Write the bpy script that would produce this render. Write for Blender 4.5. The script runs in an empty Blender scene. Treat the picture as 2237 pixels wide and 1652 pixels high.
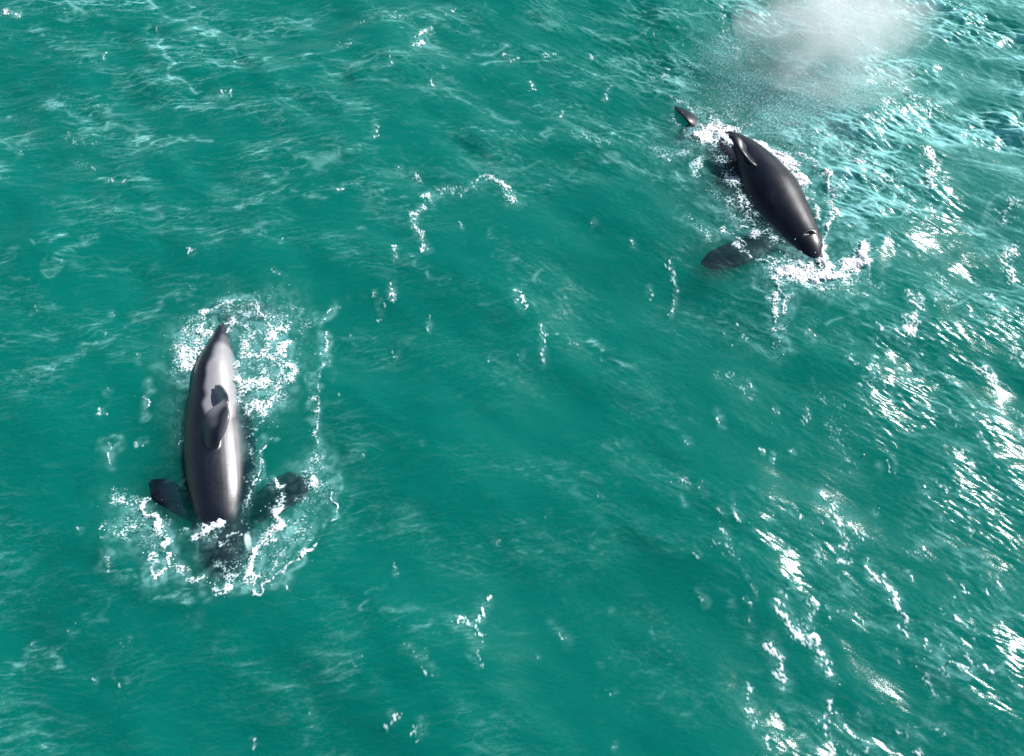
import bpy, math, random
import numpy as np
from mathutils import Vector, Matrix
R = math.radians
sc = bpy.context.scene
rng = np.random.default_rng(7)
random.seed(7)

# ------------------------------------------------------------------ camera, sky, sun
CAM_H, PITCH, HFOV = 19.0, 60.0, 55.0
cam_d = bpy.data.cameras.new('camera'); cam = bpy.data.objects.new('camera', cam_d)
sc.collection.objects.link(cam); sc.camera = cam
cam.location = (0, 0, CAM_H); cam.rotation_euler = (R(90 - PITCH), 0, 0)
cam_d.sensor_fit = 'HORIZONTAL'; cam_d.angle = R(HFOV); cam_d.clip_start = .1; cam_d.clip_end = 2000

SUN_EL, SUN_AZ = 37.0, 31.0           # azimuth measured from +X towards +Y
sd = Vector((math.cos(R(SUN_EL))*math.cos(R(SUN_AZ)), math.cos(R(SUN_EL))*math.sin(R(SUN_AZ)), math.sin(R(SUN_EL))))
w = bpy.data.worlds.new('World'); sc.world = w; w.use_nodes = True
nt = w.node_tree; nt.nodes.clear()
out = nt.nodes.new('ShaderNodeOutputWorld'); bg = nt.nodes.new('ShaderNodeBackground'); sky = nt.nodes.new('ShaderNodeTexSky')
sky.sky_type = 'NISHITA'; sky.sun_disc = False; sky.sun_elevation = R(SUN_EL)
sky.sun_rotation = R(90 - SUN_AZ)     # clockwise from +Y
bg.inputs[1].default_value = .062
nt.links.new(sky.outputs[0], bg.inputs[0]); nt.links.new(bg.outputs[0], out.inputs[0])
sl = bpy.data.lights.new('sun', 'SUN'); sl.energy = 4.6; sl.angle = R(.6); sl.color = (1, .975, .96)
so = bpy.data.objects.new('sun', sl); sc.collection.objects.link(so)
so.rotation_euler = sd.to_track_quat('Z', 'Y').to_euler(); so.location = sd*60

vs = sc.view_settings; vs.view_transform = 'Standard'; vs.look = 'None'; vs.exposure = 0.57; vs.gamma = 1
sc.display_settings.display_device = 'sRGB'
cy = sc.cycles
cy.use_denoising = True
try: cy.denoiser = 'OPENIMAGEDENOISE'
except Exception: pass
cy.max_bounces = 8; cy.volume_bounces = 4; cy.transparent_max_bounces = 12
cy.diffuse_bounces = 2; cy.glossy_bounces = 2; cy.transmission_bounces = 2
cy.sample_clamp_indirect = 4; cy.sample_clamp_direct = 8
cy.caustics_reflective = False; cy.caustics_refractive = False

# ------------------------------------------------------------------ helpers
FPX = 1118.5/math.tan(R(HFOV/2))       # the photograph studied at 2237 x 1652
def P(px, py, z=0.0):
    """pixel of the photograph -> the point of the level plane z that it shows"""
    dx = (px - 1118.5)/FPX; dy = -(py - 826)/FPX
    p = R(PITCH)
    d = np.array([dx, math.cos(p) + dy*math.sin(p), -math.sin(p) + dy*math.cos(p)])
    t = (z - CAM_H)/d[2]
    return np.array([0, 0, CAM_H]) + d*t
def SC(py):                            # metres per photo pixel at that row
    return (CAM_H/math.sin(R(PITCH) + math.atan((py - 826)/FPX)))/FPX
def tag(o, label=None, cat=None, kind=None, group=None):
    if label: o['label'] = label
    if cat: o['category'] = cat
    if kind: o['kind'] = kind
    if group: o['group'] = group
def link(o): sc.collection.objects.link(o); return o
def sstep(a, b, x):
    t = np.clip((x - a)/(b - a), 0, 1); return t*t*(3 - 2*t)

def fnoise(ny, nx, dx, lo, hi, seed, ang=None, aniso=1.0, power=0.0, spread=None):
    """band-limited noise (wavelengths lo..hi metres), crests running along ang"""
    g = np.random.default_rng(seed)
    fx = np.fft.fftfreq(nx, dx)[None, :nx//2 + 1]; fx = np.abs(fx); fy = np.fft.fftfreq(ny, dx)[:, None]
    if ang is not None:
        c, s = math.cos(R(ang)), math.sin(R(ang))
        a = (fx*c + fy*s)/aniso; b = -fx*s + fy*c
    else: a, b = fx + 0*fy, fy + 0*fx
    k = np.sqrt(a*a + b*b) + 1e-9
    amp = np.exp(-(1/(hi*k))**4)*np.exp(-(lo*k)**2)*k**(-1 - power)
    if spread is not None and ang is not None:
        cs = np.abs(b)/k; amp = amp*cs**spread
    wn = g.standard_normal((ny, nx)).astype(np.float32)
    f = np.fft.rfft2(wn)*amp
    n = np.fft.irfft2(f, s=(ny, nx))
    return (n/n.std()).astype(np.float32)

def bil(A, X, Y, x0, y0, dx):
    """bilinear sample, periodic"""
    ny, nx = A.shape
    u = (X - x0)/dx; v = (Y - y0)/dx
    i = np.floor(u).astype(int); j = np.floor(v).astype(int); fu = (u - i).astype(np.float32); fv = (v - j).astype(np.float32)
    i0 = i % nx; i1 = (i + 1) % nx; j0 = j % ny; j1 = (j + 1) % ny
    return (A[j0, i0]*(1 - fu) + A[j0, i1]*fu)*(1 - fv) + (A[j1, i0]*(1 - fu) + A[j1, i1]*fu)*fv

def grid_mesh(name, X, Y, Z, keep=None, attrs=None):
    ny, nx = X.shape
    idx = np.arange(ny*nx, dtype=np.int32).reshape(ny, nx)
    q = np.stack([idx[:-1, :-1], idx[:-1, 1:], idx[1:, 1:], idx[1:, :-1]], -1).reshape(-1, 4)
    if keep is not None: q = q[keep.reshape(-1)]
    co = np.stack([X, Y, Z], -1).reshape(-1, 3).astype(np.float32)
    at = {k: v.reshape(-1).astype(np.float32) for k, v in (attrs or {}).items()}
    if keep is not None:
        used = np.zeros(len(co), bool); used[q.reshape(-1)] = True
        rm = np.cumsum(used) - 1; q = rm[q].astype(np.int32); co = co[used]; at = {k: v[used] for k, v in at.items()}
    return raw_mesh(name, co, q, at)
def raw_mesh(name, co, q, at=None, smooth=True):
    n = q.shape[1]
    m = bpy.data.meshes.new(name)
    m.vertices.add(len(co)); m.vertices.foreach_set('co', np.ascontiguousarray(co, dtype=np.float32).ravel())
    m.loops.add(len(q)*n); m.loops.foreach_set('vertex_index', np.ascontiguousarray(q, dtype=np.int32).ravel())
    m.polygons.add(len(q)); m.polygons.foreach_set('loop_start', np.arange(0, len(q)*n, n, dtype=np.int32))
    m.update(calc_edges=True)
    if smooth: m.polygons.foreach_set('use_smooth', np.ones(len(q), bool))
    for k, v in (at or {}).items():
        a = m.attributes.new(k, 'FLOAT', 'POINT'); a.data.foreach_set('value', np.ascontiguousarray(v, dtype=np.float32))
    return m

def newmat(name):
    m = bpy.data.materials.new(name); m.use_nodes = True; m.node_tree.nodes.clear(); return m, m.node_tree
class NT:
    def __init__(s, nt): s.nt = nt
    def n(s, t, **k):
        o = s.nt.nodes.new(t)
        for a, b in k.items():
            if a == 'inp':
                for i, v in b.items():
                    if isinstance(v, bpy.types.NodeSocket): s.nt.links.new(v, o.inputs[i])
                    else: o.inputs[i].default_value = v
            else: setattr(o, a, b)
        return o
    def attr(s, name): return s.n('ShaderNodeAttribute', attribute_name=name).outputs['Fac']
    def math(s, op, a, b=0.0, clamp=False):
        return s.n('ShaderNodeMath', operation=op, use_clamp=clamp, inp={0: a, 1: b}).outputs[0]
    def mixc(s, f, a, b):
        o = s.n('ShaderNodeMix', data_type='RGBA')
        for i, v in ((0, f), (6, a), (7, b)):
            if isinstance(v, bpy.types.NodeSocket): s.nt.links.new(v, o.inputs[i])
            else: o.inputs[i].default_value = v
        return o.outputs[2]

# ------------------------------------------------------------------ the sea
DX = .022
X0, X1, Y0, Y1 = -18.0, 18.0, 0.0, 27.0
NX, NY = int((X1 - X0)/DX), int((Y1 - Y0)/DX)
xs = X0 + np.arange(NX)*DX; ys = Y0 + np.arange(NY)*DX
GX, GY = np.meshgrid(xs, ys); GX = GX.astype(np.float32); GY = GY.astype(np.float32)

def polydist(X, Y, pts):
    """distance from every point to a polyline, with a width that changes along it"""
    best = np.full(X.shape, 1e9, np.float32)
    for (a, b) in zip(pts[:-1], pts[1:]):
        ax, ay, bx, by = a[0], a[1], b[0], b[1]
        dx, dy = bx - ax, by - ay; L = dx*dx + dy*dy + 1e-12
        t = np.clip(((X - ax)*dx + (Y - ay)*dy)/L, 0, 1)
        d = np.hypot(X - ax - t*dx, Y - ay - t*dy)/(a[2] + t*(b[2] - a[2]))
        best = np.minimum(best, d)
    return best
def stamp(X, Y, x0, y0, dx, field, px, width, val, mode='max', soft=1.0):
    """px: photo pixels on the water; width in photo pixels; adds a soft stroke"""
    pts = []
    for i, p in enumerate(px):
        q = P(p[0], p[1]); wd = (p[2] if len(p) > 2 else width)*SC(p[1]); pts.append((q[0], q[1], wd))
    if len(pts) == 1: pts.append((pts[0][0] + .01, pts[0][1], pts[0][2]))
    m = max(p[2] for p in pts)*2.4 + .45
    ny, nx = X.shape
    i0 = max(0, int((min(p[0] for p in pts) - m - x0)/dx)); i1 = min(nx, int((max(p[0] for p in pts) + m - x0)/dx) + 1)
    j0 = max(0, int((min(p[1] for p in pts) - m - y0)/dx)); j1 = min(ny, int((max(p[1] for p in pts) + m - y0)/dx) + 1)
    if i1 <= i0 or j1 <= j0: return
    d = polydist(X[j0:j1, i0:i1], Y[j0:j1, i0:i1], pts)
    v = val*np.exp(-(d**2)*soft)
    s = field[j0:j1, i0:i1]
    if mode == 'max': np.maximum(s, v, out=s)
    else: s += v

# long waves, chop and ripples
side = sstep(-6, 8, GX + .25*(GY - 12))                 # the ripples turn from left to right
w1 = fnoise(NY, NX, DX, 1.6, 7.0, 11, ang=-20, aniso=.75, power=1.6)
w2 = fnoise(NY, NX, DX, .5, 2.2, 12, ang=-28, aniso=.6, power=1.2)
rl = fnoise(NY, NX, DX, .13, .75, 13, ang=8, aniso=.33, power=.8)
rr = fnoise(NY, NX, DX, .13, .75, 14, ang=-32, aniso=.33, power=.8)
f_l = fnoise(NY, NX, DX, .05, .22, 15, ang=10, aniso=.3, power=.6)
f_r = fnoise(NY, NX, DX, .05, .22, 16, ang=-34, aniso=.3, power=.6)
patch = fnoise(NY, NX, DX, 1.2, 5.0, 17, ang=-20, aniso=.6, power=1)
patch2 = fnoise(NY, NX, DX, .6, 2.4, 18, ang=-20, aniso=.5, power=1)
ripl = rl*(1 - side) + rr*side; ripf = f_l*(1 - side) + f_r*side
# trains of nearly parallel wavelets bending with the larger waves
bend_l = fnoise(NY, NX, DX, .6, 4.0, 26, ang=6, aniso=.6, power=1.3); bend_r = fnoise(NY, NX, DX, .6, 4.0, 27, ang=-32, aniso=.6, power=1.3)
def train(ang, lam, bend, seed):
    v = -GX*math.sin(R(ang)) + GY*math.cos(R(ang))
    return np.cos(2*np.pi*(v/lam + .85*bend + .16*fnoise(NY, NX, DX, .15, .9, seed, ang=ang, aniso=.5, power=.5))).astype(np.float32)
t_l = train(7, .27, bend_l, 41); t_r = train(-33, .25, bend_r, 42)
brk = sstep(-.7, .9, fnoise(NY, NX, DX, .15, 1.3, 28, ang=-12, aniso=.45, power=.7))
tr_ = (t_l*(1 - side) + t_r*side)
bundle = sstep(.35, 1.0, tr_)*brk
# how rough the water is: calm in the middle and bottom, choppy at the top right
rough = .36 + .55*sstep(12, 22, GY) + .5*sstep(2, 13, GX)*sstep(6, 20, GY) + .10*sstep(3, 8, GX)
rough = rough*(.35 + .95*sstep(-.6, 1.4, patch)*.9 + .35*sstep(0, 1.5, patch2))
ridge = 1 - np.sqrt(np.abs(w2)/1.2 + .02)               # sharp little crests where w2 crosses zero
H = .085*w1 + .028*w2*(.6 + rough) + .016*ridge*rough
H += .0120*ripl*rough + .0046*ripf*rough*(1 + .5*side) + .0050*tr_*brk*rough
# swell pushed up by the animals
bump = np.zeros_like(H)
stamp(GX, GY, X0, Y0, DX, bump, [(230, 1130), (250, 1230), (330, 1300), (480, 1340), (600, 1310), (720, 1200), (735, 1080)], 26, .05, 'add')
stamp(GX, GY, X0, Y0, DX, bump, [(1600, 640), (1700, 640), (1800, 650), (1900, 600), (1920, 520)], 26, .06, 'add')
calm = np.zeros_like(H)
stamp(GX, GY, X0, Y0, DX, calm, [(480, 700), (470, 900), (485, 1200)], 130, 1.0)
stamp(GX, GY, X0, Y0, DX, calm, [(1520, 280), (1660, 430), (1780, 560)], 90, .9)
stamp(GX, GY, X0, Y0, DX, calm, [(1540, 570), (1690, 530)], 60, .9)
H = H*(1 - .8*calm) + bump
H -= H[::8, ::8].mean()

F1 = [
 ([(402, 800), (404, 745), (432, 715)], 24, .85), ([(425, 770), (440, 740), (455, 715)], 22, .75), ([(415, 800), (430, 770)], 16, .9),
 ([(432, 712), (455, 675), (490, 660), (535, 655), (570, 672), (585, 700)], 8, .72), ([(585, 700), (592, 735), (575, 760)], 17, .8),
 ([(625, 690), (620, 720), (600, 725)], 12, .65), ([(628, 740), (612, 765)], 12, .8), ([(540, 780), (570, 770), (600, 790), (618, 810)], 30, .60),
 ([(628, 790), (615, 835), (590, 870), (565, 900)], 22, .72), ([(515, 832), (540, 850), (575, 830)], 24, .85), ([(520, 790), (530, 760), (560, 730)], 20, .62),
 ([(530, 870), (550, 895), (570, 880)], 18, .75), ([(540, 905), (545, 930)], 8, .5), ([(500, 720), (530, 735), (550, 760)], 12, .5), ([(495, 712), (515, 700), (540, 715)], 12, .7), ([(500, 670), (560, 680), (600, 700)], 22, .42),
 ([(600, 640), (640, 670), (665, 690), (650, 720)], 22, .22), ([(560, 640), (600, 660)], 8, .3),
 ([(738, 650), (720, 675), (703, 695)], 5, .55), ([(708, 720), (704, 760)], 7, .7), ([(700, 770), (706, 800), (692, 850)], 5, .5), ([(690, 870), (684, 930), (690, 970)], 6, .62), ([(712, 750), (715, 775)], 5, .5),
 ([(325, 865), (324, 895)], 6, .6), ([(234, 970), (246, 1005)], 5, .5),
 ([(690, 1005), (672, 1040), (695, 1065)], 24, .5), ([(680, 1040), (690, 1060)], 13, .8), ([(728, 1050), (724, 1135)], 4, .72), ([(640, 1090), (680, 1090)], 16, .3),
 ([(609, 1046), (618, 1080), (604, 1125), (617, 1152)], 8, .75), ([(617, 1152), (586, 1172), (568, 1210), (545, 1240)], 14, .92), ([(590, 1060), (600, 1110)], 8, .25),
 ([(547, 1238), (544, 1262), (545, 1280)], 17, .95), ([(505, 1262), (480, 1280), (505, 1285)], 12, .85), ([(440, 1262), (418, 1268)], 11, .8), ([(345, 1262), (375, 1245), (405, 1240)], 11, .78),
 ([(338, 1264), (330, 1235), (330, 1217)], 8, .55), ([(364, 1220), (372, 1235)], 11, .8), ([(330, 1215), (338, 1222)], 8, .7),
 ([(536, 1304), (570, 1295), (604, 1267), (628, 1243), (665, 1205), (690, 1175)], 6, .7), ([(560, 1260), (600, 1235), (625, 1200), (655, 1150), (672, 1110)], 24, .42), ([(640, 1190), (655, 1160)], 10, .6),
 ([(262, 1085), (285, 1100), (290, 1140), (270, 1160)], 24, .42), ([(300, 1092), (318, 1102), (333, 1128)], 9, .88), ([(335, 1130), (350, 1160), (364, 1186)], 13, .88), ([(300, 1160), (340, 1200)], 20, .3),
 ([(393, 1150), (410, 1158)], 6, .6), ([(440, 1160), (460, 1146), (484, 1156)], 13, 1.1), ([(505, 1170), (530, 1150)], 6, .6), ([(470, 1165), (476, 1190)], 9, .6), ([(455, 1175), (520, 1200)], 26, .22), ([(480, 1240), (530, 1240)], 20, .35),
 ([(585, 960), (560, 1020), (556, 1060)], 3, .6), ([(572, 1000), (568, 1050)], 3, .5), ([(548, 950), (548, 1030), (536, 1120)], 7, .38), ([(235, 1220), (244, 1250)], 6, .5), ([(233, 1150), (228, 1180)], 5, .4),
 ([(560, 700), (640, 760), (600, 880)], 40, .15), ([(400, 850), (380, 900), (390, 960)], 20, .15),
]
F2 = [
 ([(1572, 345), (1598, 385), (1632, 440)], 24, .5), ([(1600, 400), (1640, 470)], 14, .45),
 ([(1700, 592), (1760, 598), (1815, 606), (1860, 590), (1886, 550)], 25, 1.1), ([(1530, 298), (1570, 285), (1610, 300)], 26, 1.15), ([(1655, 318), (1695, 340), (1732, 372), (1758, 405)], 17, 1.1), ([(1745, 580), (1790, 598), (1812, 575)], 13, 1.0),
 ([(1520, 296), (1550, 290), (1590, 300), (1620, 318)], 19, 1.1), ([(1555, 268), (1575, 275), (1600, 285)], 15, .95), ([(1545, 300), (1560, 315)], 14, .9), ([(1625, 300), (1640, 320), (1655, 335)], 11, .9),
 ([(1645, 318), (1685, 342), (1720, 368), (1748, 402)], 17, 1.15), ([(1700, 345), (1725, 358)], 18, .9), ([(1742, 402), (1765, 440), (1785, 480)], 9, .7), ([(1750, 420), (1770, 450)], 14, .5),
 ([(1742, 345), (1775, 355), (1802, 378), (1815, 420), (1822, 470), (1805, 510), (1800, 540)], 8, .82), ([(1800, 380), (1830, 420)], 18, .4), ([(1700, 330), (1760, 350)], 16, .5),
 ([(1800, 540), (1800, 580), (1810, 602)], 12, .95), ([(1720, 600), (1760, 590), (1810, 605), (1850, 602), (1880, 575), (1888, 540)], 15, 1.1), ([(1735, 570), (1760, 585)], 11, .7),
 ([(1690, 590), (1740, 610), (1800, 630), (1850, 620)], 20, .5), ([(1860, 545), (1895, 550)], 18, .5), ([(1690, 570), (1720, 565)], 12, .5),
 ([(1692, 600), (1706, 640), (1716, 660)], 8, .7), ([(1716, 650), (1720, 690)], 10, .6), ([(1690, 640), (1692, 700), (1702, 750)], 9, .65), ([(1700, 700), (1705, 760)], 14, .3),
 ([(1575, 497), (1605, 512), (1618, 540), (1660, 568), (1700, 605)], 5, .68), ([(1560, 420), (1620, 460), (1660, 500), (1690, 520)], 14, .42), ([(1600, 470), (1660, 520)], 10, .5),
 ([(1524, 345), (1518, 382)], 8, .72), ([(1500, 330), (1470, 345)], 10, .3), ([(1574, 345), (1590, 370), (1610, 400), (1622, 430)], 14, .5), ([(1600, 330), (1620, 350)], 12, .6), ([(1612, 425), (1616, 450)], 5, .7),
 ([(1500, 240), (1528, 262)], 7, .6), ([(1470, 255), (1480, 270)], 10, .4), ([(1530, 240), (1600, 255), (1640, 280)], 22, .32), ([(1480, 220), (1520, 235)], 12, .4),
 ([(1530, 510), (1560, 530)], 7, .4), ([(1500, 480), (1540, 510)], 14, .3), ([(1450, 340), (1510, 330)], 10, .45), ([(1400, 320), (1460, 345)], 16, .3),
 ([(1700, 525), (1730, 550)], 6, .4), ([(1880, 600), (1930, 640)], 8, .4), ([(1830, 640), (1890, 640)], 16, .3),
]
F3 = [  # scattered whitecaps; the middle arcs are sun glints drawn as foam
 ([(905, 372), (908, 395)], 10, .5), ([(925, 440), (905, 470)], 5, .75), ([(903, 475), (912, 505), (930, 552)], 5, .85), ([(930, 420), (950, 410), (975, 403)], 9, .75), ([(935, 425), (945, 445)], 6, .5),
 ([(1030, 392), (1060, 385)], 7, .5), ([(1060, 382), (1085, 384), (1105, 402), (1122, 442)], 8, .85), ([(985, 415), (1040, 402)], 14, .35), ([(862, 540), (862, 570)], 5, .65), ([(855, 620), (852, 645)], 4, .7), ([(832, 655), (828, 680)], 4, .6),
 ([(1132, 640), (1137, 690)], 4, .65), ([(1184, 715), (1188, 800)], 5, .55), ([(935, 62), (918, 80), (915, 105)], 9, .7), ([(915, 60), (940, 75)], 8, .4), ([(857, 128), (853, 160)], 5, .6), ([(823, 265), (823, 300)], 4, .6),
 ([(760, 100), (745, 105)], 8, .4), ([(860, 42), (890, 45)], 9, .4), ([(985, 20), (980, 35)], 6, .5), ([(1185, 120), (1215, 118)], 5, .5), ([(1270, 290), (1320, 320)], 22, .3), ([(1100, 120), (1130, 128)], 6, .5),
 ([(10, 30), (42, 38)], 7, .7), ([(145, 300), (195, 310)], 14, .3), ([(165, 350), (200, 365)], 14, .25), ([(728, 412), (750, 410)], 3, .7), ([(222, 392), (270, 402)], 3, .5),
 ([(995, 1350), (1030, 1370), (1050, 1400)], 8, .6), ([(1068, 1305), (1050, 1340), (1035, 1360)], 8, .6), ([(890, 1420), (920, 1450), (950, 1475)], 8, .35), ([(930, 1430), (930, 1450)], 5, .6), ([(1035, 1430), (1055, 1455)], 4, .45),
 ([(1085, 1180), (1085, 1188)], 4, .5), ([(855, 1565), (855, 1585)], 4, .5), ([(915, 1580), (915, 1610)], 5, .5), ([(1210, 1350), (1240, 1390)], 6, .35), ([(670, 1540), (680, 1590)], 6, .3), ([(1420, 1370), (1425, 1385)], 3, .4),
 ([(1465, 570), (1480, 650), (1475, 680)], 4, .5), ([(1525, 345), (1520, 375)], 6, .5), ([(600, 590), (610, 600)], 4, .4), ([(1580, 820), (1610, 830), (1640, 860)], 16, .28), ([(930, 690), (932, 720)], 3, .6), ([(1620, 720), (1610, 750)], 4, .3),
 ([(1760, 890), (1765, 930)], 8, .5), ([(1690, 985), (1692, 1010)], 4, .5), ([(150, 1380), (160, 1385)], 4, .3),
]
F4 = [  # mostly sun glints on wave faces, drawn as white foam strokes
 ([(1895, 1230), (1912, 1262)], 9, .85), ([(1930, 1270), (1950, 1300), (1968, 1340), (1988, 1395)], 8, .82), ([(1912, 1262), (1960, 1310)], 6, .6),
 ([(1700, 1330), (1730, 1370), (1755, 1390)], 9, .8), ([(1760, 1390), (1790, 1430), (1812, 1480)], 9, .85), ([(1682, 1400), (1700, 1450), (1712, 1500)], 10, .7), ([(1770, 1320), (1765, 1390)], 9, .6), ([(1740, 1380), (1730, 1350)], 14, .3),
 ([(1806, 1530), (1812, 1590)], 7, .65), ([(1830, 1560), (1850, 1590), (1890, 1630)], 6, .7), ([(1800, 1560), (1830, 1620), (1880, 1650)], 9, .4), ([(1800, 1085), (1830, 1130), (1850, 1190)], 12, .62), ([(1820, 1100), (1880, 1170)], 18, .35), ([(1860, 1140), (1880, 1180)], 7, .6),
 ([(1780, 1210), (1800, 1240)], 8, .5), ([(1830, 1190), (1850, 1225)], 8, .55), ([(1980, 1600), (2010, 1640)], 7, .5), ([(2010, 1180), (2012, 1215), (1995, 1205)], 6, .6), ([(2080, 1460), (2170, 1470), (2190, 1480)], 6, .6), ([(2025, 1480), (2050, 1520)], 10, .4),
 ([(2035, 1560), (2060, 1600)], 5, .5), ([(2045, 1400), (2050, 1420)], 5, .6), ([(1990, 650), (2000, 690), (1985, 740)], 14, .75), ([(1975, 700), (1990, 750)], 8, .7), ([(2150, 800), (2175, 830), (2195, 880)], 9, .75), ([(2110, 590), (2140, 620)], 10, .5), ([(2150, 640), (2190, 680)], 9, .5),
 ([(2200, 470), (2215, 440)], 14, .55), ([(2225, 530), (2200, 560), (2225, 610)], 15, .65), ([(2030, 330), (2045, 370), (2030, 400)], 13, .85), ([(1985, 450), (1995, 480)], 10, .45), ([(1900, 790), (1920, 860), (1895, 880)], 12, .45), ([(1945, 760), (1960, 810)], 8, .5), ([(1870, 850), (1885, 890)], 6, .45),
 ([(2110, 980), (2125, 1020)], 7, .65), ([(2080, 900), (2100, 920)], 5, .5), ([(2140, 940), (2160, 1000)], 7, .5), ([(2015, 1065), (2020, 1090)], 4, .55), ([(1810, 930), (1835, 970)], 8, .4), ([(1800, 860), (1840, 960), (1860, 1040)], 22, .2), ([(1640, 1500), (1640, 1560), (1680, 1640)], 9, .4),
 ([(1560, 1190), (1600, 1220)], 8, .4), ([(1575, 1160), (1585, 1200)], 8, .45), ([(1460, 150), (1440, 170)], 9, .6), ([(1330, 195), (1325, 215)], 5, .6), ([(1700, 1290), (1720, 1320)], 8, .4),
 ([(1900, 190), (1960, 180), (2000, 220)], 26, .48), ([(1920, 230), (1990, 250), (2030, 240)], 24, .48), ([(1880, 250), (1920, 270)], 20, .4), ([(1870, 60), (1880, 110)], 14, .5), ([(1800, 290), (1850, 330), (1950, 400)], 26, .42), ([(1880, 400), (1960, 385)], 8, .5),
 ([(1850, 340), (1900, 380), (1960, 395)], 7, .7), ([(2165, 245), (2155, 260)], 7, .6), ([(2060, 30), (2090, 60)], 12, .3), ([(1600, 90), (1680, 180), (1740, 220)], 26, .36), ([(1720, 120), (1780, 200)], 16, .4), ([(1570, 30), (1590, 70)], 8, .4),
 ([(2040, 600), (2080, 660)], 18, .4), ([(2170, 700), (2237, 800)], 14, .4), ([(2237, 900), (2180, 880)], 10, .3), ([(1700, 60), (1750, 80)], 12, .4),
]
for k_ in range(150):                                    # many tiny sun glints besides, drawn as white foam scraps
    x_, y_ = rng.uniform(1480, 2230), rng.uniform(560, 1640)
    if rng.random() > .25 + .75*(x_ - 1480)/750: continue
    l_ = rng.uniform(6, 34); F4.append(([(x_, y_), (x_ + l_*.45, y_ + l_*.85)], rng.uniform(2.5, 5.5), rng.uniform(.35, .75)))
for k_ in range(90):
    x_, y_ = rng.uniform(20, 1500), rng.uniform(20, 1640)
    l_ = rng.uniform(2, 16); F3.append(([(x_, y_), (x_ + l_*.2, y_ + l_*.9)], rng.uniform(2.2, 4), rng.uniform(.3, .62)))
for lst in (F3, F4):
    for k_, (p_, w_, v_) in enumerate(lst): lst[k_] = (p_, w_*1.1 + .5, v_*.90)
wpx, wpy = fnoise(NY, NX, DX, .35, 2.4, 71), fnoise(NY, NX, DX, .35, 2.4, 72)
WXX, WYY = GX + .11*wpx, GY + .11*wpy
aer = np.zeros_like(H)                                  # water whitened by bubbles under the foam
for lst in (F1, F2):
    for px, wd, v in lst: stamp(WXX, WYY, X0, Y0, DX, aer, px, wd*1.5 + 3, min(v, .9))
aer2 = np.zeros_like(H)  # pale halos around the whitecaps and painted glints
for lst in (F3, F4):
    for px, wd, v in lst: stamp(GX + .03*wpx, GY + .03*wpy, X0, Y0, DX, aer2, px, wd*1.35 + 1.5, v*.75)
clearw = np.zeros_like(H)                               # no bubbles over heads, paddles and flanks
for px_, w_ in (([(490, 1170), (492, 1235)], 48), ([(330, 1058), (410, 1105)], 34), ([(560, 1105), (660, 1060)], 40), ([(1535, 572), (1680, 525)], 34), ([(1580, 350), (1600, 400), (1665, 490)], 30), ([(480, 1090), (475, 900)], 75)):
    stamp(GX, GY, X0, Y0, DX, clearw, px_, w_, 1.0)
aer *= (.35 + .65*sstep(-1, 1, fnoise(NY, NX, DX, .10, .6, 51)))*.62*(1 - .85*clearw)
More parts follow.
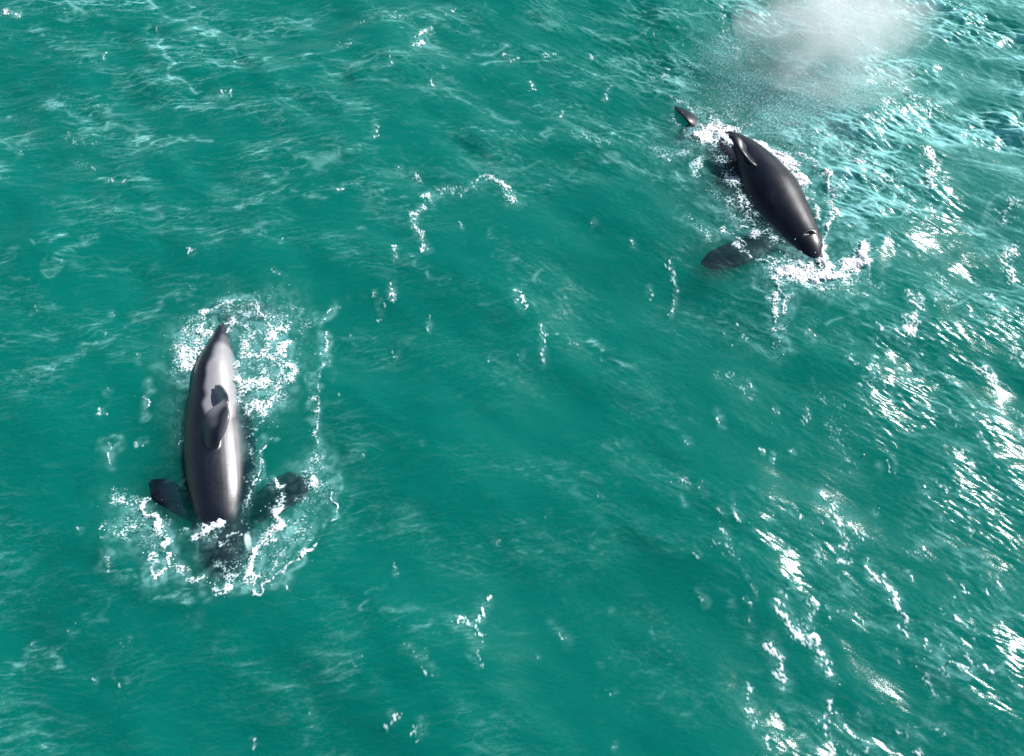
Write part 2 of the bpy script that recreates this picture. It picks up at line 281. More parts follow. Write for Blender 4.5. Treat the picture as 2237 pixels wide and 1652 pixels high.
# pale ripple veils: painted sky sheen on the wave faces, plus fine bubbles
lines_l = np.exp(-(fnoise(NY, NX, DX, .07, .7, 21, ang=9, aniso=.22, power=.7)/.30)**2)
lines_r = np.exp(-(fnoise(NY, NX, DX, .07, .7, 22, ang=-30, aniso=.22, power=.7)/.30)**2)
lines = lines_l*(1 - side) + lines_r*side
fine_l = np.exp(-(fnoise(NY, NX, DX, .05, .26, 24, ang=6, aniso=.3, power=.4)/.26)**2)
fine_r = np.exp(-(fnoise(NY, NX, DX, .05, .26, 25, ang=-32, aniso=.3, power=.4)/.26)**2)
fine = fine_l*(1 - side) + fine_r*side
wave_top = sstep(.3, 1.9, ripl)
crest = np.exp(-((fnoise(NY, NX, DX, .35, 3.2, 23, ang=-12, aniso=.5, power=1.2))/.13)**2)
sheen_env = np.zeros_like(H)
SHEEN_VEILS = [  # strokes of (x, y) on the photograph, half width, strength
 ([(0, 12), (90, 18), (200, 26), (330, 12)], 26, .95), ([(230, 20), (300, 30), (390, 45)], 14, .6),
 ([(330, 60), (362, 120), (370, 160), (412, 182), (450, 190)], 9, .85), ([(412, 186), (520, 150), (640, 130), (760, 95)], 12, .75),
 ([(330, 95), (480, 62), (600, 50), (720, 10)], 12, .7), ([(60, 60), (120, 95), (190, 130), (260, 165)], 20, .45),
 ([(30, 245), (110, 222), (230, 232)], 9, .7), ([(330, 220), (420, 225), (500, 215)], 20, .5), ([(270, 300), (350, 305), (460, 305)], 8, .7),
 ([(210, 388), (250, 398), (292, 412)], 5, .9), ([(330, 440), (380, 480), (470, 510), (560, 505)], 26, .4),
 ([(540, 440), (620, 420), (740, 412), (780, 400)], 12, .7), ([(600, 380), (700, 350), (800, 330)], 28, .5),
 ([(100, 610), (150, 560), (215, 515)], 14, .6), ([(0, 570), (60, 545), (130, 520)], 16, .6), ([(230, 470), (255, 430)], 5, .5),
 ([(60, 840), (180, 780), (300, 700), (380, 650)], 14, .45), ([(0, 760), (120, 720), (240, 690)], 22, .35), ([(0, 830), (140, 800)], 18, .35),
 ([(800, 30), (900, 60), (960, 110), (1080, 130)], 22, .6), ([(880, 20), (1000, 60), (1110, 105)], 10, .7), ([(1050, 110), (1160, 130), (1260, 170)], 26, .55),
 ([(980, 210), (1120, 260), (1260, 300)], 22, .45), ([(1230, 40), (1360, 90), (1450, 200)], 20, .5), ([(1120, 300), (1250, 295), (1340, 300), (1440, 330)], 22, .7),
 ([(1280, 330), (1420, 380), (1520, 420)], 20, .5), ([(1330, 60), (1480, 30), (1560, 60)], 24, .6), ([(1450, 190), (1520, 240)], 16, .6),
 ([(1430, 1010), (1470, 1060), (1530, 1150)], 14, .45), ([(1130, 640), (1170, 680), (1230, 740)], 10, .5),
 ([(900, 560), (930, 610), (1010, 630)], 8, .5), ([(1080, 520), (1110, 570), (1180, 620)], 16, .5), ([(1290, 740), (1340, 780), (1395, 810)], 12, .5),
 ([(1500, 1100), (1560, 1190), (1610, 1250)], 16, .45), ([(1560, 1290), (1620, 1370), (1700, 1430)], 14, .35),
 ([(235, 1150), (232, 1200), (260, 1260), (330, 1300), (420, 1320)], 12, .55), ([(0, 1480), (60, 1430), (130, 1410)], 16, .4), ([(780, 1340), (830, 1270)], 8, .4),
 ([(0, 1340), (90, 1320)], 14, .25), ([(1880, 690), (1980, 780), (2080, 830), (2237, 960)], 30, .55), ([(1840, 760), (1920, 850), (2000, 900)], 24, .4),
 ([(1960, 600), (2080, 650), (2237, 740)], 40, .55), ([(1880, 470), (1960, 520), (2060, 560)], 30, .5), ([(1860, 380), (1960, 390), (2060, 450)], 20, .6),
 ([(1990, 1160), (2070, 1180), (2130, 1240)], 26, .4), ([(2000, 1440), (2110, 1440), (2237, 1490)], 20, .6), ([(1900, 1370), (2060, 1440)], 16, .4),
 ([(1600, 600), (1700, 660), (1800, 700), (1900, 720)], 22, .5), ([(1850, 640), (1950, 680), (2050, 760)], 16, .5),
]
for px, wd, v in SHEEN_VEILS: stamp(WXX, WYY, X0, Y0, DX, sheen_env, px, wd, v)
gen = .12 + .22*sstep(13, 20, GY) + .55*sstep(3, 9, GX)*sstep(11, 17, GY)
gen += .12*sstep(2, 9, GX) + .5*sstep(4, 9, GX)*sstep(12, 18, GY)  # sky sheen and glitter painted paler towards the top right
gen *= .30 + .95*sstep(-.7, 1.5, patch + .6*patch2)
stamp(GX, GY, X0, Y0, DX, gen, [(1650, 60), (1850, 230), (2100, 260)], 190, .62)
sheen_env = np.maximum(sheen_env, gen)
aer2 *= (.12 + .5*(fine_l*(1 - side) + fine_r*side) + .5*lines)*(1 - .9*clearw)
mod = .45 + .55*sstep(-1, 1, patch2)
veil = sheen_env*1.75*np.clip(.05 + .34*lines + .36*fine + .28*wave_top + .42*bundle, 0, 1.2)**1.7*mod + .55*sstep(.05, .5, sheen_env)*crest*sheen_env
fog = np.zeros_like(H)
for c_, w_, v_ in (((1640, 190), 60, .75), ((1720, 240), 80, .9), ((1800, 260), 80, .8), ((1600, 120), 50, .55), ((1850, 180), 70, .7)): stamp(GX, GY, X0, Y0, DX, fog, [c_], w_, v_)
speck = .12 + sstep(-.1, 1.5, fnoise(NY, NX, DX, .055, .16, 61)) + .25
veil = np.maximum(veil, fog*speck) + .16*sstep(3, 10, GX)*sstep(12, 19, GY)*(.6 + .4*sstep(-1, 1, patch2))  # top right corner made paler, its glitter put into the colour
veil = np.maximum(np.clip(veil, 0, 1)*(1 - .55*calm)*(1 - .9*clearw), np.maximum(aer, aer2))
tone = np.clip(clearw*1.15 + .9*calm, 0, 1)             # clear water over the animals, silty elsewhere

def axis(vals, far):
    step = [vals[1] - vals[0]]
    a = []; x = vals[0]; s = DX
    while x > -far: s *= 1.16; x -= s; a.append(x)
    b = []; x = vals[-1]; s = DX
    while x < far: s *= 1.16; x += s; b.append(x)
    return np.array(a[::-1] + list(vals) + b)
ax, ay = axis(xs, 160), axis(ys, 160)
AX, AY = np.meshgrid(ax, ay)
ii = np.round((AX[0] - X0)/DX).astype(int) % NX; jj = np.round((AY[:, 0] - Y0)/DX).astype(int) % NY
pick = lambda A: A[np.ix_(jj, ii)]
HW = pick(H)
# horizontal pinch that sharpens the crests
gy, gx = np.gradient(fnoise(NY, NX, DX, 1.6, 7.0, 11, ang=-20, aniso=.75, power=1.6)*.085, DX)
CHX, CHY = pick(gx).astype(np.float32)*.35, pick(gy).astype(np.float32)*.35

m, nt_ = newmat('sea_surface'); N = NT(nt_)
v_at = N.attr('veil')
tc = N.n('ShaderNodeTexCoord').outputs['Object']
mp = N.n('ShaderNodeMapping', inp={'Vector': tc, 'Rotation': (0, 0, R(25)), 'Scale': (1, 2.4, 1)}).outputs[0]
nz = N.n('ShaderNodeTexNoise', inp={'Vector': mp, 'Scale': 7.0, 'Detail': 5.0, 'Roughness': .66}).outputs['Fac']
bm = N.n('ShaderNodeBump', inp={'Height': nz, 'Distance': .02, 'Strength': .3}).outputs[0]
bm2 = N.n('ShaderNodeBump', inp={'Height': nz, 'Distance': .05, 'Strength': .8}).outputs[0]
body = N.n('ShaderNodeBsdfDiffuse', inp={'Color': (.0, .205, .165, 1), 'Normal': bm2}).outputs[0]
clear = N.n('ShaderNodeBsdfTransparent', inp={'Color': (.93, .99, .98, 1)}).outputs[0]
base = N.n('ShaderNodeMixShader', inp={0: N.math('ADD', .68, N.math('MULTIPLY', N.attr('clear'), .30), True), 1: body, 2: clear}).outputs[0]
sheen_film = N.n('ShaderNodeBsdfDiffuse', inp={'Color': (.42, .93, .92, 1), 'Normal': bm}).outputs[0]  # pale colour standing in for sky sheen, and bubbles
base = N.n('ShaderNodeMixShader', inp={0: N.math('MULTIPLY', v_at, .62, True), 1: base, 2: sheen_film}).outputs[0]
fr = N.n('ShaderNodeFresnel', inp={'IOR': 1.34, 'Normal': bm}).outputs[0]
fr = N.math('MULTIPLY', fr, N.math('SUBTRACT', 1.0, N.n('ShaderNodeNewGeometry').outputs['Backfacing']))   # light is not bent here, so none is trapped from below
g1 = N.n('ShaderNodeBsdfGlossy', inp={'Color': (1, 1, 1, 1), 'Roughness': .15, 'Normal': bm}).outputs[0]
g2 = N.n('ShaderNodeBsdfGlossy', inp={'Color': (1, 1, 1, 1), 'Roughness': .27, 'Normal': bm}).outputs[0]
gg = N.n('ShaderNodeMixShader', inp={0: .04, 1: g1, 2: g2}).outputs[0]
surf = N.n('ShaderNodeMixShader', inp={0: fr, 1: base, 2: gg}).outputs[0]
WATER = N.n('ShaderNodeVolumeScatter', inp={'Color': (.0, .985, .87, 1), 'Density': .22, 'Anisotropy': .0})
ab = N.n('ShaderNodeVolumeAbsorption', inp={'Color': (.0, .60, .50, 1), 'Density': .38})
add = N.n('ShaderNodeAddShader', inp={0: WATER.outputs[0], 1: ab.outputs[0]}).outputs[0]
N.n('ShaderNodeOutputMaterial', inp={'Surface': surf, 'Volume': add})
mat_sea = m

# closed body of water: top grid, four sides and a bottom
ny, nx = AX.shape; BOT = -6.6
co = np.stack([AX + CHX, AY + CHY, HW], -1).reshape(-1, 3)
idx = np.arange(ny*nx).reshape(ny, nx)
q = np.stack([idx[:-1, :-1], idx[:-1, 1:], idx[1:, 1:], idx[1:, :-1]], -1).reshape(-1, 4)
ring = np.concatenate([idx[0, :-1], idx[:-1, -1], idx[-1, :0:-1], idx[:0:-1, 0]])
low = co[ring].copy(); low[:, 2] = BOT
n0 = len(co); r2 = n0 + np.arange(len(ring)); nxt = np.roll(ring, -1); nx2 = np.roll(r2, -1)
sides = np.stack([ring, r2, nx2, nxt], -1)
cc = np.array([[0, 13, BOT]]); ci = n0 + len(ring)
co = np.concatenate([co, low, cc]); 
# bottom: fan of triangles written as quads pairs
k = len(ring)//2
fan = np.array([[ci, nx2[(2*a + 1)], r2[(2*a + 1)], r2[2*a]] for a in range(k)])
at = {'veil': np.concatenate([pick(veil).ravel(), np.zeros(len(ring) + 1)]), 'clear': np.concatenate([pick(tone).ravel(), np.zeros(len(ring) + 1)])}
water = bpy.data.objects.new('water', raw_mesh('water', co, np.concatenate([q, sides, fan]), at)); link(water)
water.data.materials.append(mat_sea); tag(water, kind='structure')

m, nt_ = newmat('added_teal_sheet'); N = NT(nt_)
tc = N.n('ShaderNodeTexCoord').outputs['Object']
nz = N.n('ShaderNodeTexNoise', inp={'Vector': tc, 'Scale': .28, 'Detail': 3.0}).outputs['Fac']
col = N.mixc(nz, (.0, .15, .12, 1), (.0, .15, .12, 1))
b = N.n('ShaderNodeBsdfDiffuse', inp={'Color': col}).outputs[0]
N.n('ShaderNodeOutputMaterial', inp={'Surface': b})
sx, sy = np.meshgrid(np.linspace(-150, 150, 60), np.linspace(-140, 150, 60))
added_bed = bpy.data.objects.new('seabed', grid_mesh('seabed', sx, sy, -6.0 + .05*np.sin(sx*.5)*np.cos(sy*.4))); link(added_bed)  # unseen teal sheet added to brighten the water from below
added_bed.data.materials.append(m); tag(added_bed, kind='structure')

def waterz(X, Y): return bil(H, X, Y, X0, Y0, DX)

# ------------------------------------------------------------------ whales
def smooth_path(rows, n):
    """Catmull-Rom through rows of numbers"""
    A = np.array(rows, float); K = len(A)
    E = np.concatenate([[2*A[0] - A[1]], A, [2*A[-1] - A[-2]]])
    out_ = []
    for t in np.linspace(0, K - 1, n):
        i = min(int(t), K - 2); f = t - i
        p0, p1, p2, p3 = E[i], E[i + 1], E[i + 2], E[i + 3]
        out_.append(.5*((2*p1) + (-p0 + p2)*f + (2*p0 - 5*p1 + 4*p2 - p3)*f*f + (-p0 + 3*p1 - 3*p2 + p3)*f**3))
    return np.array(out_)
def tube(rows, up=(0, 0, 1), n=60, seg=32, wdir=None):
    """rows: (x, y, z, half width, half height); returns verts, quads. wdir fixes the width direction"""
    S = smooth_path(rows, n); S[:, 3:5] = np.maximum(S[:, 3:5], .004)
    C = S[:, :3]; T = np.gradient(C, axis=0); T /= np.linalg.norm(T, axis=1)[:, None]
    V = []
    for c, t, r in zip(C, T, S):
        if wdir is None:
            u = np.cross(t, up); u /= np.linalg.norm(u)
        else:
            wv = np.array(wdir, float)
            if wv.ndim == 2: wv = np.array([np.interp(len(V)/(n - 1)*(len(wv) - 1), np.arange(len(wv)), wv[:, k_]) for k_ in range(3)])
            u = wv - t*np.dot(wv, t); u /= np.linalg.norm(u)
        v = np.cross(u, t)
        a = np.linspace(0, 2*np.pi, seg, endpoint=False)
        V.append(c + np.cos(a)[:, None]*u*r[3] + np.sin(a)[:, None]*v*r[4])
    V = np.concatenate(V); F = []
    for i in range(n - 1):
        for j in range(seg):
            j2 = (j + 1) % seg
            F.append((i*seg + j, i*seg + j2, (i + 1)*seg + j2, (i + 1)*seg + j))
    V = np.concatenate([V, [C[0], C[-1]]]); a, b = len(V) - 2, len(V) - 1
    F = [tuple(f) for f in F]
    for j in range(seg):
        j2 = (j + 1) % seg
        F.append((a, j2, j)); F.append((b, (n - 1)*seg + j, (n - 1)*seg + j2))
    return V, F
def fuse(name, shells, voxel=.022, smooth=6, centre=None):
    V = []; F = []; o = 0
    for v, f in shells:
        V.append(v); F += [tuple(i + o for i in g) for g in f]; o += len(v)
    V = np.concatenate(V)
    me = bpy.data.meshes.new(name + '_shells'); me.from_pydata([tuple(x) for x in V], [], F); me.validate(); me.update()
    import bmesh
    bmm = bmesh.new(); bmm.from_mesh(me); bmesh.ops.recalc_face_normals(bmm, faces=bmm.faces); bmm.to_mesh(me); bmm.free()
    ob = bpy.data.objects.new(name, me); link(ob)
    r = ob.modifiers.new('remesh', 'REMESH'); r.mode = 'VOXEL'; r.voxel_size = voxel; r.use_smooth_shade = True
    s = ob.modifiers.new('smooth', 'SMOOTH'); s.factor = .6; s.iterations = smooth
    dg = bpy.context.evaluated_depsgraph_get(); dg.update()
    fin = bpy.data.meshes.new_from_object(ob.evaluated_get(dg))
    ob.modifiers.clear(); ob.data = fin; bpy.data.meshes.remove(me)
    co = np.empty(len(fin.vertices)*3, np.float32); fin.vertices.foreach_get('co', co); co = co.reshape(-1, 3)
    return ob, fin, co
def W(px, py, z, a, b=None):
    p = P(px, py, z); return (p[0], p[1], p[2], a, b if b is not None else a)

m, nt_ = newmat('wet_whale_skin'); N = NT(nt_)
tc = N.n('ShaderNodeTexCoord').outputs['Object']
n1 = N.n('ShaderNodeTexNoise', inp={'Vector': tc, 'Scale': 2.2, 'Detail': 5.0}).outputs['Fac']
n2 = N.n('ShaderNodeTexNoise', inp={'Vector': tc, 'Scale': 34.0, 'Detail': 3.0}).outputs['Fac']
pale = N.attr('pale'); white = N.attr('white'); hole = N.attr('hole')
col = N.mixc(n1, (.002, .004, .010, 1), (.006, .009, .018, 1))
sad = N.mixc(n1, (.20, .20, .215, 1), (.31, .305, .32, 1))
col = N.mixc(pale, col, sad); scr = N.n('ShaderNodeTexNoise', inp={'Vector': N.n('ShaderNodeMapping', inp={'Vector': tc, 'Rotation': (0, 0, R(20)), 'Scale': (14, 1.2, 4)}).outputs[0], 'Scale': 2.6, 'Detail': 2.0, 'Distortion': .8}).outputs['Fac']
scr = N.n('ShaderNodeMapRange', inp={'Value': N.math('ABSOLUTE', N.math('SUBTRACT', scr, .5)), 1: 0.0, 2: .012, 3: .16, 4: 0.0}).outputs[0]
col = N.mixc(N.math('MULTIPLY', scr, N.n('ShaderNodeMapRange', inp={'Value': n1, 1: .48, 2: .62}).outputs[0]), col, (.30, .31, .33, 1))
col = N.mixc(white, col, (.72, .74, .74, 1)); col = N.mixc(hole, col, (.004, .004, .005, 1))
pz = N.n('ShaderNodeSeparateXYZ', inp={0: N.n('ShaderNodeNewGeometry').outputs['Position']}).outputs[2]
air = N.n('ShaderNodeMapRange', inp={'Value': pz, 1: -.08, 2: .02, 3: 0.0, 4: 1.0}).outputs[0]   # skin under water has next to no sheen
ro = N.math('ADD', N.math('MULTIPLY', n1, .34), N.math('ADD', .16, N.math('MULTIPLY', n2, .12)))
hh = N.math('ADD', N.math('MULTIPLY', n2, .6), n1)
bmp = N.n('ShaderNodeBump', inp={'Height': hh, 'Distance': .01, 'Strength': .25}).outputs[0]
pb = N.n('ShaderNodeBsdfPrincipled', inp={'Base Color': col, 'Roughness': ro, 'IOR': 1.5, 'Normal': bmp, 'Specular IOR Level': N.math('ADD', N.math('MULTIPLY', N.math('MULTIPLY', air, N.attr('sheen_film')), .8), .03), 'Coat Weight': N.math('MULTIPLY', air, .2), 'Coat Roughness': .2})
N.n('ShaderNodeOutputMaterial', inp={'Surface': pb.outputs[0]})
mat_skin = m

def finish_whale(ob, fin, co, marks, sheen_film):
    pale = np.zeros(len(co)); wh = np.zeros(len(co)); ho = np.zeros(len(co))
    for kind, c, r, e in marks:                       # ellipsoidal markings and painted glare with a soft edge
        d = np.sqrt((((co - np.array(c))@e[0]/r[0])**2) + (((co - np.array(c))@e[1]/r[1])**2) + (((co - np.array(c))[:, 2]/r[2])**2))
        wob = np.sin(co[:, 0]*9 + 2*np.sin(co[:, 1]*7)) + np.sin(co[:, 1]*13 + co[:, 0]*5)
        v = 1 - sstep(.80, 1.14, d + (.05*wob if kind != 'hole' else 0))
        if kind == 'pale': pale = np.maximum(pale, v)
        elif kind == 'glare': pale = np.maximum(pale, .45*(1 - sstep(.4, 1.2, d)))  # sun glare on the back, painted as paler skin
        elif kind == 'white': wh = np.maximum(wh, v)
        else: ho = np.maximum(ho, v)
    for k, v in (('pale', pale), ('white', wh), ('hole', ho), ('sheen_film', np.full(len(co), sheen_film))):
        a = fin.attributes.new(k, 'FLOAT', 'POINT'); a.data.foreach_set('value', v.astype(np.float32))
    fin.polygons.foreach_set('use_smooth', np.ones(len(fin.polygons), bool))
    c = co.mean(0); co2 = co - c
    fin.vertices.foreach_set('co', co2.astype(np.float32).ravel()); fin.update()
    ob.location = Vector([float(t) for t in c]); fin.materials.clear(); fin.materials.append(mat_skin)
def axes2(a, b):
    d = np.array(b[:3]) - np.array(a[:3]); d[2] = 0; d /= np.linalg.norm(d)
    return np.array(d), np.array([-d[1], d[0], 0])

# --- left whale, heading to the bottom of the picture
sp1 = [W(494, 1266, -.36, .08, .06), W(493, 1252, -.28, .29, .20), W(491, 1224, -.37, .46, .36), W(489, 1187, -.52, .60, .50), W(486, 1140, -.57, .66, .68),
       W(480, 1075, -.48, .76, .78), W(474, 1000, -.50, .80, .84), W(470, 930, -.45, .76, .80), W(470, 870, -.38, .66, .72), W(475, 810, -.30, .50, .58),
       W(482, 765, -.24, .31, .42), W(490, 728, -.28, .15, .30), W(504, 700, -.50, .11, .18), W(514, 685, -.60, .10, .08)]
sp1 = [(x + .03*(3 <= i_ <= 8), y, z - (.08 if 5 <= i_ <= 8 else 0), a_, b_) for i_, (x, y, z, a_, b_) in enumerate(sp1)]
shells = [tube(sp1, n=110, seg=48)]
shells.append(tube([W(444, 1118, -.52, .42, .14), W(412, 1105, -.34, .36, .10), W(380, 1088, -.22, .32, .07), W(350, 1068, -.16, .27, .05), W(328, 1052, -.18, .06, .03)], n=30, wdir=(.5, -.85, 0)))
shells.append(tube([W(536, 1118, -.52, .44, .14), W(562, 1110, -.36, .42, .10), W(592, 1092, -.24, .45, .07), W(630, 1070, -.16, .44, .05), W(657, 1058, -.14, .32, .045), W(672, 1050, -.15, .05, .03)], n=30, wdir=(-.3, -.9, 0)))
fl = P(516, 686, -.6)
shells.append(tube([W(512, 690, -.58, .22, .09), W(545, 682, -.60, .30, .05), W(585, 684, -.55, .22, .04), W(618, 696, -.52, .05, .025)], n=26, wdir=(.15, 1, 0)))
shells.append(tube([W(512, 690, -.58, .22, .09), W(482, 680, -.95, .27, .05), W(456, 684, -1.35, .20, .04), W(436, 694, -1.6, .05, .025)], n=26, wdir=(-.15, 1, 0)))
# dorsal fin: leans over to the right, its tip hooked back
b0 = P(462, 945, .30)
def q1(px, py, z, a, b): return W(px, py, z, a, b)
FIN = [((450, 990, .12), (460, 994, .14), .05), ((449, 962, .20), (477, 968, .36), .09), ((447, 936, .24), (493, 944, .46), .09), ((447, 914, .25), (500, 918, .52), .085),
       ((456, 900, .28), (502, 896, .52), .075), ((472, 888, .30), (499, 880, .50), .06), ((477, 882, .22), (498, 872, .54), .045), ((473, 868, .18), (493, 861, .52), .04), ((470, 853, .22), (484, 850, .44), .035), ((469, 842, .30), (473, 841, .32), .03)]
rows = []; wd = []
for a_, b_, th in FIN:
    A_, B_ = P(*a_), P(*b_); rows.append((*((A_ + B_)/2), np.linalg.norm(B_ - A_)/2, th)); wd.append((B_ - A_)/np.linalg.norm(B_ - A_))
shells.append(tube(rows, n=60, wdir=wd))
whale1, f1, c1 = fuse('killer_whale', shells)
e = axes2(sp1[7], sp1[10])
mk = [('pale', P(486, 838, .15), (1.2, .37, .6), e), ('glare', P(508, 965, .25), (.9, .26, .6), e)]  # grey saddle, then a painted patch of sun glare
ea, eb = axes2(sp1[3], sp1[5])
mk += [('white', P(541, 1185, -.42), (.24, .09, .2), (ea, eb)), ('white', P(435, 1185, -.42), (.32, .14, .2), (ea, eb))]
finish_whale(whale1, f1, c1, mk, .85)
tag(whale1, 'glossy black whale with curled dorsal fin and grey saddle, both paddles spread', 'whale')

# --- right whale, blowhole open, swimming down to the right
sp2 = [W(1791, 592, -.26, .08, .07), W(1785, 580, -.25, .19, .19), W(1768, 550, -.26, .38, .40), W(1742, 516, -.34, .52, .54), W(1714, 479, -.40, .64, .66), W(1684, 436, -.44, .72, .76),
       W(1656, 392, -.44, .62, .72), W(1630, 354, -.42, .46, .60), W(1602, 326, -.40, .32, .46), W(1568, 307, -.36, .28, .34), W(1536, 289, -.26, .18, .22), W(1518, 280, -.18, .12, .10)]
sp2 = [(x - .04, y, z + .05, a_*1.13, b_) for (x, y, z, a_, b_) in sp2]
shells = [tube(sp2, n=110, seg=48)]
shells.append(tube([W(1700, 500, -.80, .2, .2), W(1668, 460, -.60, .50, .5), W(1628, 412, -.47, .60, .5), W(1596, 366, -.44, .52, .48), W(1562, 325, -.32, .34, .34), W(1538, 296, -.3, .12, .12)], n=50))
shells.append(tube([W(1704, 504, -.45, .42, .14), W(1668, 528, -.26, .38, .10), W(1630, 545, -.18, .36, .07), W(1585, 562, -.13, .35, .05), W(1550, 572, -.12, .24, .045), W(1531, 575, -.16, .05, .03)], n=30, wdir=(.15, -1, 0)))
shells.append(tube([W(1530, 286, -.20, .20, .09), W(1512, 262, .02, .24, .06), W(1494, 246, .04, .19, .05), W(1474, 232, -.06, .05, .03)], n=26, wdir=(-.6, -.6, .35)))
shells.append(tube([W(1530, 286, -.20, .20, .09), W(1508, 290, -.30, .26, .05), W(1488, 300, -.36, .18, .04), W(1470, 316, -.42, .05, .025)], n=26, wdir=(-.6, .6, 0)))
shells.append(tube([W(1642, 362, .10, .30, .10), W(1630, 342, .30, .24, .075), W(1621, 322, .44, .19, .06), W(1610, 306, .52, .13, .05), W(1599, 299, .52, .08, .04), W(1591, 301, .48, .03, .03)], n=34, wdir=[(-.6, .75, .1), (-.3, .9, .1), (.2, 1, 0), (.5, .9, 0), (.5, .9, 0), (.3, 1, 0)]))
whale2, f2, c2 = fuse('killer_whale', shells)
e = axes2(sp2[4], sp2[2])
bh = np.array(P(1768, 511, .17))
d = c2 - bh
u, v = d@e[0], d@e[1]
r = np.sqrt(((u - .9*v*v/.16*.1)/.034)**2 + (v/.105)**2)
msk = (c2[:, 2] > -.1)
c2[:, 2] -= np.where(msk, .06*np.exp(-r**2*1.2), 0); c2[:, 2] += np.where(msk, .008*np.exp(-((r - 2.1)/.6)**2), 0)
mk = [('hole', bh, (.030, .085, .4), e), ('white', P(1695, 528, -.40), (.32, .14, .22), e)]
finish_whale(whale2, f2, c2, mk, .42)
tag(whale2, 'dark whale with a visible blowhole pushing a white splash, one paddle showing', 'whale')

# ------------------------------------------------------------------ foam
m, nt_ = newmat('sea_foam'); N = NT(nt_)
fo = N.attr('foam')
tc = N.n('ShaderNodeTexCoord').outputs['Object']
nz = N.n('ShaderNodeTexNoise', inp={'Vector': tc, 'Scale': 40.0, 'Detail': 3.0}).outputs['Fac']
bmp = N.n('ShaderNodeBump', inp={'Height': nz, 'Distance': .02, 'Strength': .25}).outputs[0]
col = N.mixc(N.math('POWER', fo, 1.5), (.45, .80, .77, 1), (.86, .85, .86, 1))
df = N.n('ShaderNodeBsdfDiffuse', inp={'Color': col, 'Normal': bmp}).outputs[0]
gl = N.n('ShaderNodeBsdfGlossy', inp={'Color': (1, 1, 1, 1), 'Roughness': .38, 'Normal': bmp}).outputs[0]
sf = N.n('ShaderNodeMixShader', inp={0: .08, 1: df, 2: gl}).outputs[0]
tr = N.n('ShaderNodeBsdfTransparent').outputs[0]
al = N.math('MULTIPLY', N.math('POWER', fo, .85), 1.0, True)
N.n('ShaderNodeOutputMaterial', inp={'Surface': N.n('ShaderNodeMixShader', inp={0: al, 1: tr, 2: sf}).outputs[0]})
mat_foam = m

def rank01(A):
    s = np.sort(A[::3, ::3].ravel()); return np.interp(A, s, np.linspace(0, 1, len(s))).astype(np.float32)
DROPS = []
def foam(name, label, strokes, res, seed, height=.10, ang=-30, aniso=.7, cell=.34, lift=.012, drops=0, dropz=.25, streak=None):
    pts = [P(p[0], p[1]) for s in strokes for p in s[0]]
    mg = 1.0
    x0, x1 = max(X0 + .1, min(p[0] for p in pts) - mg), min(X1 - .1, max(p[0] for p in pts) + mg)
    y0, y1 = max(Y0 + .1, min(p[1] for p in pts) - mg), min(Y1 - .1, max(p[1] for p in pts) + mg)
    nx, ny = int((x1 - x0)/res), int((y1 - y0)/res)
    X, Y = np.meshgrid(x0 + np.arange(nx)*res, y0 + np.arange(ny)*res)
    wx, wy = fnoise(ny, nx, res, .25, 1.2, seed + 1), fnoise(ny, nx, res, .25, 1.2, seed + 2)
    XW, YW = X + .055*wx, Y + .055*wy                     # ragged strokes
    D = np.zeros(X.shape, np.float32)
    for s in strokes: stamp(XW, YW, x0, y0, res, D, s[0], s[1], s[2])
    D *= .74 + .42*sstep(-1.2, 1.0, fnoise(ny, nx, res, .2, .9, seed + 6))
    D += (.30 if seed == 200 else .08)*sstep(.75, 1.1, D)
    n1 = fnoise(ny, nx, res, .06, cell*2.2, seed + 3, ang=ang, aniso=aniso, power=.6)
    n2 = fnoise(ny, nx, res, .038, cell*.7, seed + 4, ang=ang, aniso=aniso, power=.2)
    n3 = fnoise(ny, nx, res, .035, .14, seed + 5, power=0)
    n4 = fnoise(ny, nx, res, .25, .9, seed + 7)
    L = .26*np.abs(n1) + .56*np.abs(n2) + .20*n3 - .15*n4
    if streak is not None:                                # torn, slanting shards for whitecaps and painted glints
        a1 = fnoise(ny, nx, res, .04, .30, seed + 11, ang=streak, aniso=.36, power=.4)
        a2 = fnoise(ny, nx, res, .035, .11, seed + 12, ang=streak - 14, aniso=.5, power=.1)
        L = -.6*a1 - .6*a2 - .15*n4
    L = rank01(L)
    f = sstep(0, 1, (D*1.12 - L*.92)/.60)
    keep = f[:-1, :-1] + f[1:, 1:] + f[:-1, 1:] + f[1:, :-1] > .12
    lump = (.5 + .5*sstep(-1, 1.5, n1))*(.65 + .35*sstep(-1.5, 1.5, n3))
    Z = waterz(X, Y) + lift + height*sstep(.3, 1.0, D)*lump*f
    o = bpy.data.objects.new(name, grid_mesh(name, X, Y, Z, keep, {'foam': f})); link(o)
    o.data.materials.append(mat_foam); tag(o, label, 'foam', 'stuff')
    if drops:
        g = np.random.default_rng(seed + 9)
        pr = (D*(D > .12)).ravel(); pr = pr**.8; pr /= pr.sum()
        k = g.choice(pr.size, drops, p=pr)
        dx = X.ravel()[k] + g.normal(0, .14, drops); dy = Y.ravel()[k] + g.normal(0, .14, drops)
        dz = waterz(dx, dy) + .01 + np.abs(g.normal(0, dropz, drops))*D.ravel()[k]
        DROPS.append(np.stack([dx, dy, dz, g.gamma(3, .0022, drops) + .002], -1))
    return o

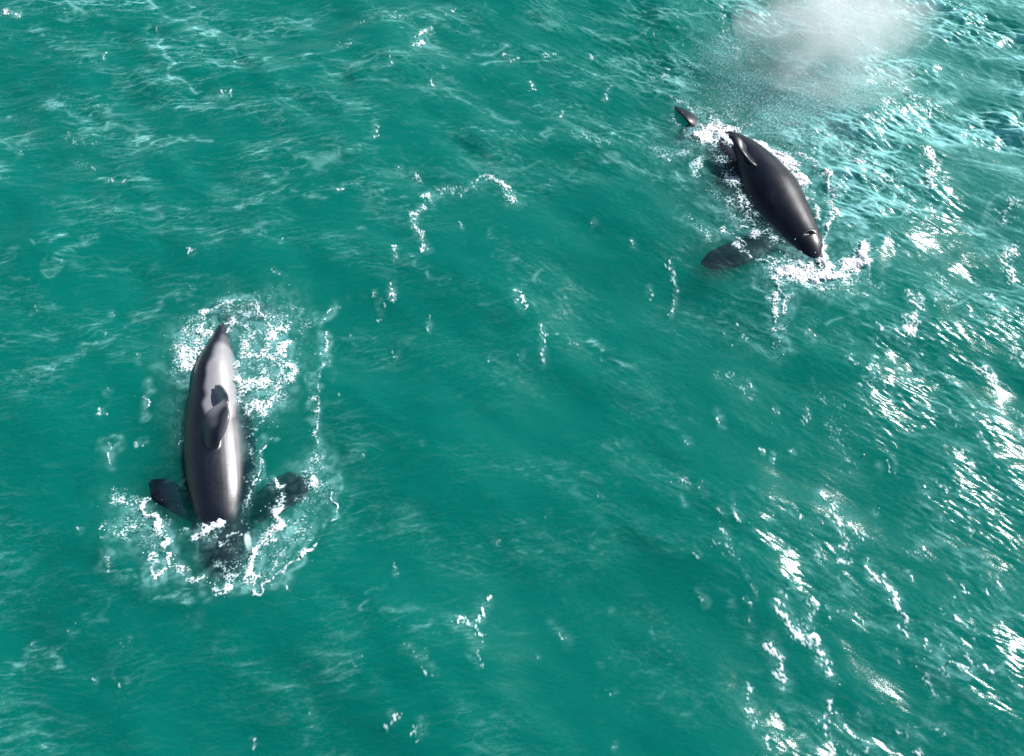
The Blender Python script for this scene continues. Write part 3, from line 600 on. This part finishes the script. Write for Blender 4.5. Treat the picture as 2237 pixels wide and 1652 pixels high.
foam('foam', 'lacy white foam ringing the whale with the curled dorsal fin', F1, .012, 100, height=.045, ang=30, aniso=.85, drops=500, dropz=.18)
foam('foam', 'thick white splash and foam around the whale with the blowhole', F2, .013, 200, height=.055, ang=-40, aniso=.7, drops=700, dropz=.28)
foam('foam', 'small broken whitecaps and painted sun glints scattered between the two whales', F3, .018, 300, height=.03, ang=-60, aniso=.8, cell=.3, streak=-64)
foam('foam', 'painted sun glints, broken crests and spume over the choppy right side of the sea', F4, .019, 400, height=.03, ang=-40, aniso=.6, cell=.3, streak=-52, drops=260, dropz=.08)

# ------------------------------------------------------------------ droplets and the blow
g = np.random.default_rng(77)
def cloud(poly, n, zs, rs):
    out_ = []
    for (px, py, s, k) in poly:
        c = P(px, py); kk = int(n*k)
        x = c[0] + g.normal(0, s, kk); y = c[1] + g.normal(0, s*1.1, kk)
        out_.append(np.stack([x, y, .02 + waterz(x, y) + np.abs(g.normal(0, zs, kk)), g.gamma(3, rs, kk) + .004], -1))
    return np.concatenate(out_)
SPRAY = cloud([(1640, 190, 1.1, .22), (1700, 260, 1.3, .25), (1760, 210, 1.2, .14), (1820, 270, 1.4, .14), (1600, 130, 1.0, .10), (1680, 310, .9, .15)], 4500, .22, .0014)
BLOW = cloud([(1850, 0, .9, .4), (1830, 50, .8, .35), (1780, 80, 1.2, .25), (1880, 110, .9, .2)], 3500, .55, .0016)
ico = np.array([(0, 0, 1), (0, 0, -1), (1, 0, 0), (-1, 0, 0), (0, 1, 0), (0, -1, 0)], float)
ifc = np.array([(0, 2, 4), (0, 4, 3), (0, 3, 5), (0, 5, 2), (1, 4, 2), (1, 3, 4), (1, 5, 3), (1, 2, 5)])
m, nt_ = newmat('droplets'); N = NT(nt_)
d1 = N.n('ShaderNodeBsdfDiffuse', inp={'Color': (.95, .98, .97, 1)}).outputs[0]
N.n('ShaderNodeOutputMaterial', inp={'Surface': d1})
mat_drop = m
def clear_of_backs(D):
    ok = np.ones(len(D), bool)
    for sp in (sp1, sp2):
        ok &= polydist(D[:, 0], D[:, 1], [(p[0], p[1], p[3]) for p in sp[1:-3]]) > 1.12
    return ok
def droplets(name, label, D):
    n = len(D); s = g.uniform(.7, 1.5, (n, 3))
    D = D[clear_of_backs(D)]; n = len(D); s = s[:n]
    V = D[:, None, :3] + ico[None]*s[:, None, :]*D[:, None, 3:4]
    F = (ifc[None] + (np.arange(n)*6)[:, None, None]).reshape(-1, 3)
    o = bpy.data.objects.new(name, raw_mesh(name, V.reshape(-1, 3), F, smooth=False)); link(o); o.data.materials.append(mat_drop)
    tag(o, label, 'spray', 'stuff')
droplets('droplets', 'white drops flung up around the whale with the curled dorsal fin', DROPS[0])
droplets('droplets', 'white drops flung up around the whale with the blowhole', DROPS[1])
droplets('droplets', 'drops scattered among the painted glints and broken crests on the right', DROPS[2])
droplets('sea_spray', 'fine speckled spray drifting over the water behind the blowhole whale', SPRAY)

droplets('sea_spray', 'dense fine spray of the blow at the top edge', BLOW)
# the blow: a soft cloud of mist drifting at the top edge
m, nt_ = newmat('blow_mist'); N = NT(nt_)
tc = N.n('ShaderNodeTexCoord').outputs['Object']
ln = N.n('ShaderNodeVectorMath', operation='LENGTH', inp={0: tc}).outputs['Value']
nz = N.n('ShaderNodeTexNoise', inp={'Vector': tc, 'Scale': 1.5, 'Detail': 5.0, 'Roughness': .62, 'Distortion': .7}).outputs['Fac']
fall = N.n('ShaderNodeMapRange', inp={'Value': N.math('ADD', ln, N.math('MULTIPLY', N.math('SUBTRACT', nz, .5), 2.3)), 1: .95, 2: .1, 3: 0.0, 4: 1.0}).outputs[0]
dn = N.math('MULTIPLY', N.math('POWER', fall, 1.3), 1.15)
vol = N.n('ShaderNodeVolumePrincipled', inp={'Color': (1, 1, 1, 1), 'Density': dn, 'Anisotropy': 0.0})
N.n('ShaderNodeOutputMaterial', inp={'Volume': vol.outputs[0]})
import bmesh
bmm = bmesh.new(); bmesh.ops.create_icosphere(bmm, subdivisions=3, radius=1.0)
me = bpy.data.meshes.new('mist'); bmm.to_mesh(me); bmm.free()
mist = bpy.data.objects.new('mist', me); link(mist); me.materials.append(m)
c = P(1835, 45, .9); mist.location = Vector([float(t) for t in c]); mist.scale = (2.9, 3.3, .9); mist.rotation_euler = (0, 0, R(-25))
tag(mist, 'soft white cloud of whale breath hanging at the top edge', 'mist', 'stuff')
me2 = me.copy(); haze2 = bpy.data.objects.new('mist', me2); link(haze2)
m2 = m.copy(); me2.materials.clear(); me2.materials.append(m2)
for n_ in m2.node_tree.nodes:
    if n_.type == 'MATH' and n_.operation == 'MULTIPLY' and abs(n_.inputs[1].default_value - 1.15) < 1e-6 and n_.outputs[0].is_linked and n_.outputs[0].links[0].to_node.type == 'PRINCIPLED_VOLUME': n_.inputs[1].default_value = .12
c = P(1730, 170, .6); haze2.location = Vector([float(t) for t in c]); haze2.scale = (2.6, 3.4, .55); haze2.rotation_euler = (0, 0, R(35))
tag(haze2, 'thin veil of drifting spray between the blow and the blowhole whale', 'mist', 'stuff')
print('STATS', len(water.data.vertices), [len(o.data.vertices) for o in sc.objects if o.type == 'MESH'])
